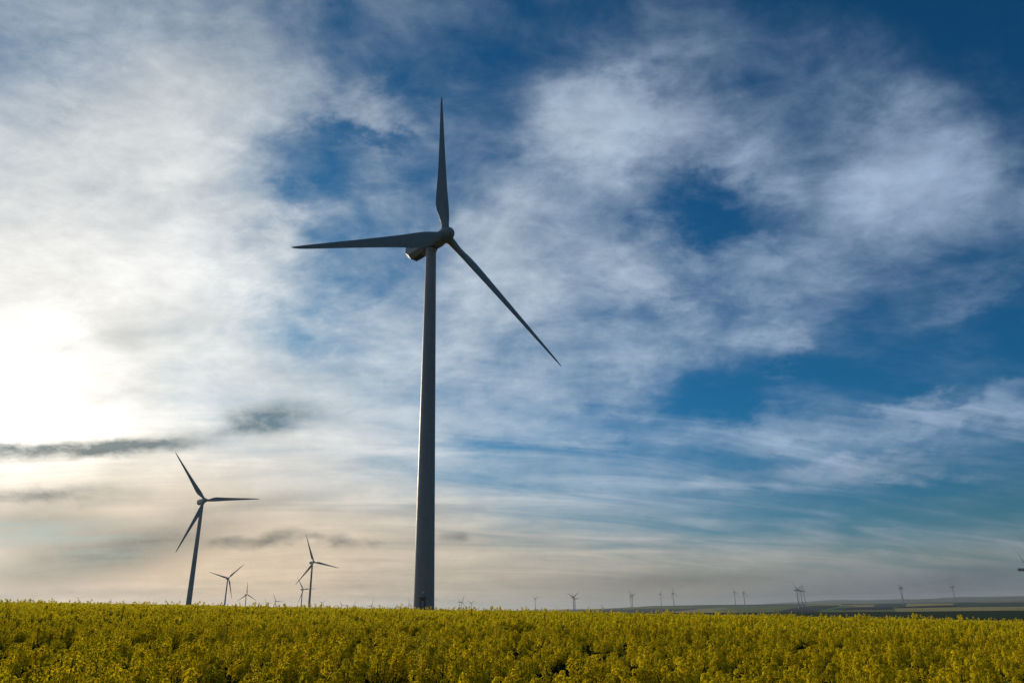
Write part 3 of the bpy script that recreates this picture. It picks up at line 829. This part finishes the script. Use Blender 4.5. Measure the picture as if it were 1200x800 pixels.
# rotor hub (metres from the eye), heading of the rotor, blade angle, label
TURBINES = [
    (-14.99, 142.25, 82.64, 48.3, 3.11, "tall dark grey turbine towering in the middle of the yellow field"),
    (-247.4, 556.1, 88.3, 43.1, -36.1, "dark turbine at left, second largest in view, one blade level to the right"),
    (-631.6, 1587.7, 83.2, 39.5, 46.6, "turbine behind the crest right of the second largest one, its blades in a Y"),
    (-953.9, 2579.3, 78.9, 48.5, -0.1, "small turbine with one blade straight up, next right of the Y shaped one"),
    (-1940.9, 5676.4, 109.1, 48.0, -27.2, "faint rotor tip just showing over the crop between two small turbines at left"),
    (-1256.8, 3818.8, 79.7, 48.0, -26.6, "small half hidden turbine left of the leaning pair, one blade level right"),
    (-321.9, 1141.5, 80.4, 41.2, -19.1, "larger turbine of the overlapping left pair, halfway to the tall near tower"),
    (-658.5, 2244.6, 79.1, 52.9, -32.7, "smaller turbine overlapped by the mid sized one left of the tall tower"),
    (-1545.0, 5796.8, 100.7, 48.0, -58.2, "tiny pale turbine with a Y rotor just right of the overlapping left pair"),
    (-1209.0, 5057.1, 67.5, 48.0, -32.6, "pale turbine sunk in the crop line, right of the tiny Y shaped one"),
    (-1216.2, 5465.9, 69.6, 48.0, 16.5, "faint rotor in the flowers, between the sunk pale turbine and one with raised blade"),
    (-896.5, 4511.4, 56.3, 48.0, 20.5, "faint turbine with a raised blade leaning right, left of the tall near tower"),
    (-775.9, 5242.5, 64.5, 48.0, -10.4, "faint turbine whose rotor peeps out close against the left of the tall tower"),
    (-498.5, 4270.1, 88.6, 48.0, -3.3, "far turbine almost hidden by the tall tower, one blade tip showing at its right"),
    (-324.8, 4237.2, 59.0, 40.0, 27.4, "turbine right of the tall tower with one steep blade and one level to the left"),
    (-475.0, 5980.6, 83.6, 48.0, -29.5, "faint turbine behind the one with a steep blade, right of the tall tower"),
    (-345.2, 5388.6, 64.6, 48.0, 59.4, "small Y shaped turbine second to the right of the tall near tower"),
    (120.6, 5298.0, 80.9, 48.0, -53.5, "lone slim pale turbine at the left end of the blue ridge"),
    (226.8, 3031.1, 48.6, 40.0, 56.1, "dark Y shaped turbine in front of another at the start of the blue ridge"),
    (301.7, 3946.1, 55.0, 48.0, -35.8, "paler turbine overlapped by the dark Y shaped one, a blade showing at its right"),
    (717.8, 4719.2, 70.3, 48.0, -33.0, "lower of two crossing turbines in front of the olive plot on the ridge"),
    (660.9, 4285.0, 72.0, 48.0, -42.7, "upper of two crossing turbines in front of the olive plot on the ridge"),
    (947.6, 4908.6, 85.8, 45.0, 21.1, "left one of the two upright turbines beside each other on the ridge, blade straight up"),
    (842.0, 4009.3, 72.8, 48.0, -2.8, "right one of the two upright turbines on the ridge, slightly taller with blade up"),
    (1373.1, 4685.7, 79.1, 48.0, -20.3, "left turbine of the leaning pair on the ridge, one blade level to the right"),
    (1194.3, 3906.9, 63.8, 48.0, 1.2, "right turbine of the leaning pair on the ridge, top blade and lower right blade"),
    (985.8, 2605.4, 46.4, 48.0, -49.5, "front turbine of the cluster of three at right, its foot on the dark blue plot"),
    (1178.8, 3074.9, 51.1, 48.0, 40.4, "middle turbine of the cluster of three at right, one blade straight up"),
    (1551.9, 4009.7, 66.2, 48.0, -10.2, "rightmost and farthest turbine of the cluster of three at right"),
    (1885.8, 3640.0, 60.2, 44.0, -33.0, "turbine of the crossing star shaped pair at right, blade pointing right"),
    (1981.1, 3816.0, 61.8, 48.0, -52.2, "turbine standing close behind in the star shaped pair at right, blade up right"),
    (2080.2, 3532.6, 58.1, 48.0, -45.1, "lone leaning Y shaped turbine far right, near the edge of the teal plot"),
    (752.9, 1081.6, 39.9, 48.0, -56.6, "turbine cut by the right border, only one blade and nacelle end showing"),
]



def build_turbines():
    proto = None
    for i, (hx, hy, hz, yaw, azim, label) in enumerate(TURBINES):
        n = Vector((math.sin(R(yaw)), -math.cos(R(yaw))))
        bx, by = hx - n.x * HUB_X, hy - n.y * HUB_X
        bz = gz(bx, by)
        tl = hz + EYE - HUB_Z - bz
        root = turbine_root(bx, by, bz, yaw, label)
        if proto is None:
            t = make_tower(root)
            proto = [t, make_nacelle(root), make_hub(root)] + [make_blade(root)]
            for k in range(2):
                b = proto[3].copy()
                link(b, root)
                proto.append(b)
            pose(root, proto, tl, azim)
            # door side: towards the camera
            ang = math.atan2(-by, -bx) - R(yaw - 90)
            make_door(t, ang + R(-7))
        else:
            parts = []
            for p in proto:
                c = p.copy()
                link(c, root)
                c.parent = root
                parts.append(c)
                if hy < 1300 and p.name.split('.')[0] in ('nacelle',):
                    for ch in p.children:
                        d = ch.copy()
                        link(d, c)
            pose(root, parts, tl, azim)


build_turbines()


# ------------------------------------------------------------------ power line and pylons
POLES = [
    (685, 2312, "utility pole farthest left in the row beyond the dark green field"),
    (692, 2284, "second utility pole from the left, close beside the first one"),
    (711, 2192, "utility pole below the pair of leaning turbines"),
    (723, 2103, "utility pole left of the cluster of three turbines"),
    (766, 1726, "lone utility pole midway along the dark green crest"),
    (849, 1680, "dark utility pole below the star shaped turbine pair"),
    (866, 1603, "utility pole right of the star shaped turbine pair"),
    (927, 1603, "utility pole left of the lone turbine at far right"),
    (949, 1529, "utility pole right of the lone turbine at far right"),
    (978, 1462, "utility pole nearest the right border of the photo"),
]
PYLONS = [
    (486, 5177, "pale pylon on the skyline right of the dark Y shaped turbine"),
    (555, 4969, "second pale pylon right of the dark Y shaped turbine"),
    (1995, 3809, "dark pylon just right of the star shaped turbine pair"),
    (2405, 4497, "first of three hazy pylons left of the lone far right turbine"),
    (2438, 4479, "middle one of three hazy pylons left of the lone far right turbine"),
    (2421, 4375, "last of three hazy pylons before the lone far right turbine"),
    (2708, 4203, "hazy pylon standing alone near the right border"),
]



def build_poles():
    first = None
    for x, y, label in POLES:
        z = gz(x, y)
        if first is None:
            o = bpy.data.objects.new('utility_pole', None)
            link(o)
            bm = bmesh.new()
            cyl(bm, (0, 0, -0.8), (0, 0, 10.5), 0.22, 0.15, 12)
            bm_obj('pole', bm, WOOD, o, True)
            bm = bmesh.new()
            box(bm, (0, 0, 9.7), (2.4, 0.16, 0.18))
            for s in (-1.05, 0, 1.05):
                cyl(bm, (s, 0, 9.8), (s, 0, 10.1), 0.06, n=8)
            bm_obj('crossarm', bm, DARK, o)
            first = o
        else:
            o = first.copy()
            link(o)
            for ch in first.children:
                c = ch.copy()
                link(c, o)
        o.location = (x, y, z)
        o.rotation_euler = (0, 0, R(30))
        o['label'] = label
        o['category'] = 'utility pole'
        o['group'] = 'utility poles in the valley beyond the dark green field'
    first = None
    for x, y, label in PYLONS:
        z = gz(x, y)
        if first is None:
            o = bpy.data.objects.new('electricity_pylon', None)
            link(o)
            bm = bmesh.new()
            H = 20.0
            for sx in (-1, 1):
                for sy in (-1, 1):
                    cyl(bm, (sx * 2.4, sy * 2.4, -1), (sx * 0.7, sy * 0.7, H), 0.32, 0.22, 6)
            for k in range(6):
                za, zb = H * k / 6, H * (k + 1) / 6
                wa, wb = 2.4 - 1.7 * k / 6, 2.4 - 1.7 * (k + 1) / 6
                for s in (-1, 1):
                    cyl(bm, (-wa, s * wa, za), (wb, s * wb, zb), 0.16, n=5)
                    cyl(bm, (s * wa, -wa, za), (s * wb, wb, zb), 0.16, n=5)
            cyl(bm, (0, 0, H), (0, 0, H + 2), 0.3, 0.15, 6)
            bm_obj('mast', bm, ZINC, o)
            for zz, w in ((14, 4.2), (17, 5.0), (19.7, 3.6)):
                bm = bmesh.new()
                for s in (-1, 1):
                    cyl(bm, (0, 0, zz + 0.5), (s * w, 0, zz + 0.3), 0.45, 0.2, 6)
                    cyl(bm, (s * 0.8, 0, zz - 1.2), (s * w, 0, zz + 0.2), 0.2, n=5)
                    cyl(bm, (s * w, 0, zz + 0.2), (s * w, 0, zz - 1.8), 0.18, n=6)
                bm_obj('crossarm', bm, ZINC, o)
            first = o
        else:
            o = first.copy()
            link(o)
            for ch in first.children:
                c = ch.copy()
                link(c, o)
        o.location = (x, y, z)
        o.rotation_euler = (0, 0, R(25))
        o['label'] = label
        o['category'] = 'pylon'
        o['group'] = 'electricity pylons on the horizon'


build_poles()


# ------------------------------------------------------------------ rapeseed crop
def crop_materials():
    m, g, b = material('rapeseed_petals', (0.62, 0.47, 0.012), 0.75, 0.03)
    oi = g.n('ShaderNodeObjectInfo').outputs['Random']
    geo = g.n('ShaderNodeNewGeometry').outputs['Random Per Island']
    c = g.mix(geo, (0.76, 0.57, 0.010, 1), (0.92, 0.78, 0.018, 1))
    c = g.mix(g.m('MULTIPLY', g.m('POWER', oi, 2.0), 0.55), c, (0.36, 0.32, 0.014, 1))
    g.put(b.inputs['Base Color'], c)
    tr = g.n('ShaderNodeBsdfTranslucent')
    g.put(tr.inputs[0], c)
    mx = g.n('ShaderNodeMixShader')
    mx.inputs[0].default_value = 0.58
    t = m.node_tree
    t.links.new(b.outputs[0], mx.inputs[1])
    t.links.new(tr.outputs[0], mx.inputs[2])
    t.links.new(mx.outputs[0], t.nodes['Material Output'].inputs[0])
    m2, g2, b2 = material('rapeseed_green', (0.035, 0.062, 0.012), 0.85, 0.05)
    oi2 = g2.n('ShaderNodeObjectInfo').outputs['Random']
    g2.put(b2.inputs['Base Color'], g2.mix(oi2, (0.022, 0.048, 0.010, 1), (0.050, 0.080, 0.016, 1)))
    m3, g3, b3 = material('rapeseed_buds', (0.20, 0.20, 0.02), 0.6, 0.2)
    return [m, m2, m3]


def make_plant(rng, mats, level, leafy=False):
    """one rapeseed plant about 1.25 m tall; level 0 close, 1 middle, 2 far"""
    V, F, M = [], [], []

    def quad(p, u, v, mi):
        k = len(V)
        V.extend([p - u - v, p + u - v, p + u + v, p - u + v])
        F.append((k, k + 1, k + 2, k + 3))
        M.append(mi)

    def diamond(p, u, v, mi):
        k = len(V)
        V.extend([p - u, p - v, p + u, p + v])
        F.append((k, k + 1, k + 2, k + 3))
        M.append(mi)

    def stalk(a, b, r, mi=1, sides=3):
        d = (b - a)
        d = d / (np.linalg.norm(d) + 1e-9)
        s = np.cross(d, [0.3, 0.9, 0.1])
        s /= np.linalg.norm(s)
        t = np.cross(d, s)
        k = len(V)
        for P, rr in ((a, r), (b, r * 0.7)):
            for i in range(sides):
                an = 2 * math.pi * i / sides
                V.append(P + rr * (math.cos(an) * s + math.sin(an) * t))
        for i in range(sides):
            j = (i + 1) % sides
            F.append((k + i, k + j, k + sides + j, k + sides + i))
            M.append(mi)

    def unit():
        v = rng.normal(size=3)
        return v / np.linalg.norm(v)

    def raceme(top, axis, size):
        nf = (40, 16, 7)[level]
        fs = (0.0115, 0.019, 0.032)[level] * size / 0.06
        ax = axis / np.linalg.norm(axis)
        s = np.cross(ax, [0.2, 0.97, 0.1])
        s /= np.linalg.norm(s)
        t = np.cross(ax, s)
        for i in range(nf):
            h = (i + 0.5) / nf                     # 0 top .. 1 bottom
            an = i * 2.39996 + rng.uniform(-.4, .4)
            rad = size * (0.25 + 0.75 * math.sqrt(h)) * rng.uniform(.8, 1.12)
            out = math.cos(an) * s + math.sin(an) * t
            p = top - ax * (size * 1.9 * h * h - size * .25) + out * rad
            nrm = out * 0.75 + ax * rng.uniform(.2, .9) + 0.35 * unit()
            nrm /= np.linalg.norm(nrm)
            a = np.cross(nrm, unit())
            a /= np.linalg.norm(a)
            b = np.cross(nrm, a)
            k = fs * rng.uniform(.8, 1.2)
            diamond(p, a * k * 1.25, b * k * 1.25, 0)
            if level == 0:
                quad(p + nrm * 0.002, a * k * .55, b * k * .55, 0)
                if i % 3 == 0:
                    stalk(top - ax * (size * 2.1 * h * h), p, 0.0012, 1, 3)
        if level < 2:
            for i in range(5 if level == 0 else 2):
                p = top + ax * size * .35 + unit() * size * .16
                diamond(p, unit() * .006, ax * .010, 2)

    base = np.zeros(3)
    lean = rng.normal(size=2) * 0.05
    top = np.array([lean[0], lean[1], rng.uniform(1.14, 1.30)])
    stalk(base, top * np.array([.6, .6, .6]), 0.008 if level == 0 else 0.012)
    stalk(top * np.array([.6, .6, .6]), top, 0.005 if level == 0 else 0.008)
    raceme(top, np.array([lean[0], lean[1], 1.0]), rng.uniform(.028, .036) if leafy else rng.uniform(.056, .074))
    nb = (3, 2, 1)[level] if leafy else (8, 7, 5)[level] + int(rng.integers(-3, 3))
    for i in range(nb):
        an = i * 2.39996 + rng.uniform(-.5, .5)
        h0 = rng.uniform(.45, .8) * top[2]
        reach = rng.uniform(.04, .13)
        h1 = top[2] - rng.uniform(.0, .12) - reach * 0.6
        h1 = max(h1, h0 + .08)
        a = np.array([top[0] * h0 / top[2], top[1] * h0 / top[2], h0])
        o = np.array([math.cos(an), math.sin(an), 0])
        mid = a + o * reach * .65 + np.array([0, 0, (h1 - h0) * .45])
        end = a + o * reach + np.array([0, 0, h1 - h0])
        if level == 0:
            stalk(a, mid, .0045)
            stalk(mid, end, .0035)
        elif level == 1:
            stalk(a, end, .006)
        raceme(end, end - mid + np.array([0, 0, .1]), rng.uniform(.024, .034) if leafy else rng.uniform(.042, .060))
    nl = (46, 30, 16)[level] if leafy else (12, 8, 5)[level]
    for i in range(nl):
        an = rng.uniform(0, 6.28)
        h = rng.uniform(.35, 1.22) if leafy else rng.uniform(.25, 0.92)
        L = rng.uniform(.09, .19) * (1.15 - .5 * h)
        o = np.array([math.cos(an), math.sin(an), 0])
        p = np.array([top[0] * h, top[1] * h, h]) + o * (L * .8 + rng.uniform(0, .06))
        u = (o + np.array([0, 0, rng.uniform(-.5, .3)])) * L
        side = np.cross(o, [0, 0, 1]) * L * .32
        diamond(p, u, side + np.array([0, 0, .02]), 1)
    me = bpy.data.meshes.new('rapeseed_plant')
    me.from_pydata([tuple(v) for v in V], [], F)
    for mm in mats:
        me.materials.append(mm)
    me.polygons.foreach_set('material_index', M)
    me.update()
    return me


def value_noise(x, y, scale, seed):
    """smooth random field, about -1..1"""
    rng = np.random.default_rng(seed)
    tab = rng.uniform(-1, 1, (256, 256))
    u, v = x / scale + 1000, y / scale + 1000
    i, j = np.floor(u).astype(int), np.floor(v).astype(int)
    fu, fv = u - i, v - j
    fu, fv = fu * fu * (3 - 2 * fu), fv * fv * (3 - 2 * fv)
    f = lambda a, b: tab[a % 256, b % 256]
    return (f(i, j) * (1 - fu) + f(i + 1, j) * fu) * (1 - fv) + (f(i, j + 1) * (1 - fu) + f(i + 1, j + 1) * fu) * fv


def build_crop():
    rng = np.random.default_rng(11)
    mats = crop_materials()
    col = bpy.data.collections.new('rapeseed_plants')      # sources for the scatter, never linked to the scene itself
    NV = (11, 7, 5)
    NL = (4, 3, 2)                                         # leafy plants still mostly green
    k = 0
    for lv in range(3):
        for i in range(NV[lv]):
            o = bpy.data.objects.new('plant_%02d' % k, make_plant(rng, mats, lv))
            col.objects.link(o)
            k += 1
    for lv in range(3):
        for i in range(NL[lv]):
            o = bpy.data.objects.new('plant_%02d' % k, make_plant(rng, mats, lv, True))
            col.objects.link(o)
            k += 1
    pts, rots, scl, idx = [], [], [], []
    tx, ty = TURBINES[0][0] - HUB_X * math.sin(R(TURBINES[0][3])), TURBINES[0][1] + HUB_X * math.cos(R(TURBINES[0][3]))

    def scatter(y0, y1, dens, lv, grow):
        step = 1 / math.sqrt(dens)                 # drilled crop: roughly even spacing
        w = 0.86 * y1 + 4
        gx, gy = np.meshgrid(np.arange(-w, w, step), np.arange(y0, y1, step))
        x = gx.ravel() + rng.uniform(-.42, .42, gx.size) * step
        y = gy.ravel() + rng.uniform(-.42, .42, gx.size) * step
        inside = np.abs(x) < 0.86 * y + 4
        x, y = x[inside], y[inside]
        n = len(x)
        big = value_noise(x, y, 7.0, 3) * .5 + value_noise(x, y, 2.6, 5) * .5
        fine = value_noise(x, y, 0.9, 9)
        keep = (fine + 0.9 * big > rng.uniform(-1.4, 0.15, n))
        keep &= (np.hypot(x - tx, y - ty) > 2.6)
        keep &= (y < CROP_EDGE - 3 + 2.0 * value_noise(x, y * 0, 6, 21))
        x, y, big, fine = x[keep], y[keep], big[keep], fine[keep]
        n = len(x)
        z = ground_z(x, y) - 0.02
        s = (0.96 + 0.15 * big + 0.14 * fine + rng.normal(0, 0.06, n))
        tall = rng.uniform(size=n) < (0.006, 0.03, 0.025)[lv]
        s = np.where(tall, np.maximum(s, 1.0) + rng.uniform(0.05, (0.35, 0.5, 0.75)[lv], n) * rng.uniform(.3, 1, n), s)
        wide = grow * rng.uniform(.9, 1.15, n)
        pts.append(np.stack([x, y, z], 1))
        rots.append(np.stack([rng.normal(0, .06, n), rng.normal(0, .06, n), rng.uniform(0, 6.283, n)], 1))
        thin = (0.7, 0.8, 0.95)[lv]
        scl.append(np.stack([np.where(tall, wide * thin, wide), np.where(tall, wide * thin, wide), s * 0.98], 1))
        green = (rng.uniform(size=n) < (0.64, 0.57, 0.44)[lv] - 0.35 * fine - 0.2 * big) & ~tall
        scl[-1][green, 2] *= 0.80
        scl[-1][~green, 2] *= 1.05
        pk = sum(NV[:lv]) + rng.integers(0, NV[lv], n)
        pk2 = sum(NV) + sum(NL[:lv]) + rng.integers(0, NL[lv], n)
        idx.append(np.where(green, pk2, pk))

    scatter(4.0, 30, 13.0, 0, 1.0)
    scatter(30, 72, 9.5, 1, 1.1)
    scatter(72, CROP_EDGE, 5.0, 2, 1.4)
    P = np.concatenate(pts)
    me = bpy.data.meshes.new('rapeseed_field')
    me.vertices.add(len(P))
    me.vertices.foreach_set('co', P.astype(np.float32).ravel())
    for nm, arr, ty_ in (('turn', np.concatenate(rots), 'FLOAT_VECTOR'), ('size', np.concatenate(scl), 'FLOAT_VECTOR')):
        at = me.attributes.new(nm, ty_, 'POINT')
        at.data.foreach_set('vector', arr.astype(np.float32).ravel())
    at = me.attributes.new('pick', 'INT', 'POINT')
    at.data.foreach_set('value', np.concatenate(idx).astype(np.int32))
    for mm in mats:
        me.materials.append(mm)
    o = link(bpy.data.objects.new('rapeseed_field', me))
    o['kind'] = 'stuff'
    o['label'] = 'dense field of yellow flowering rapeseed in the foreground'
    ng = bpy.data.node_groups.new('scatter_plants', 'GeometryNodeTree')
    ng.interface.new_socket('Geometry', in_out='INPUT', socket_type='NodeSocketGeometry')
    ng.interface.new_socket('Geometry', in_out='OUTPUT', socket_type='NodeSocketGeometry')
    nn, ln = ng.nodes, ng.links
    gi, go = nn.new('NodeGroupInput'), nn.new('NodeGroupOutput')
    ci = nn.new('GeometryNodeCollectionInfo')
    ci.inputs['Collection'].default_value = col
    ci.inputs['Separate Children'].default_value = True
    ci.inputs['Reset Children'].default_value = True
    ip = nn.new('GeometryNodeInstanceOnPoints')
    ip.inputs['Pick Instance'].default_value = True

    def attr(nm, ty_):
        a = nn.new('GeometryNodeInputNamedAttribute')
        a.data_type = ty_
        a.inputs['Name'].default_value = nm
        return a.outputs[0]
    er = nn.new('FunctionNodeEulerToRotation')
    ln.new(attr('turn', 'FLOAT_VECTOR'), er.inputs[0])
    ln.new(gi.outputs[0], ip.inputs['Points'])
    ln.new(ci.outputs[0], ip.inputs['Instance'])
    ln.new(attr('pick', 'INT'), ip.inputs['Instance Index'])
    ln.new(er.outputs[0], ip.inputs['Rotation'])
    ln.new(attr('size', 'FLOAT_VECTOR'), ip.inputs['Scale'])
    ln.new(ip.outputs[0], go.inputs[0])
    md = o.modifiers.new('scatter', 'NODES')
    md.node_group = ng
    print('rapeseed plants', len(P))


build_crop()
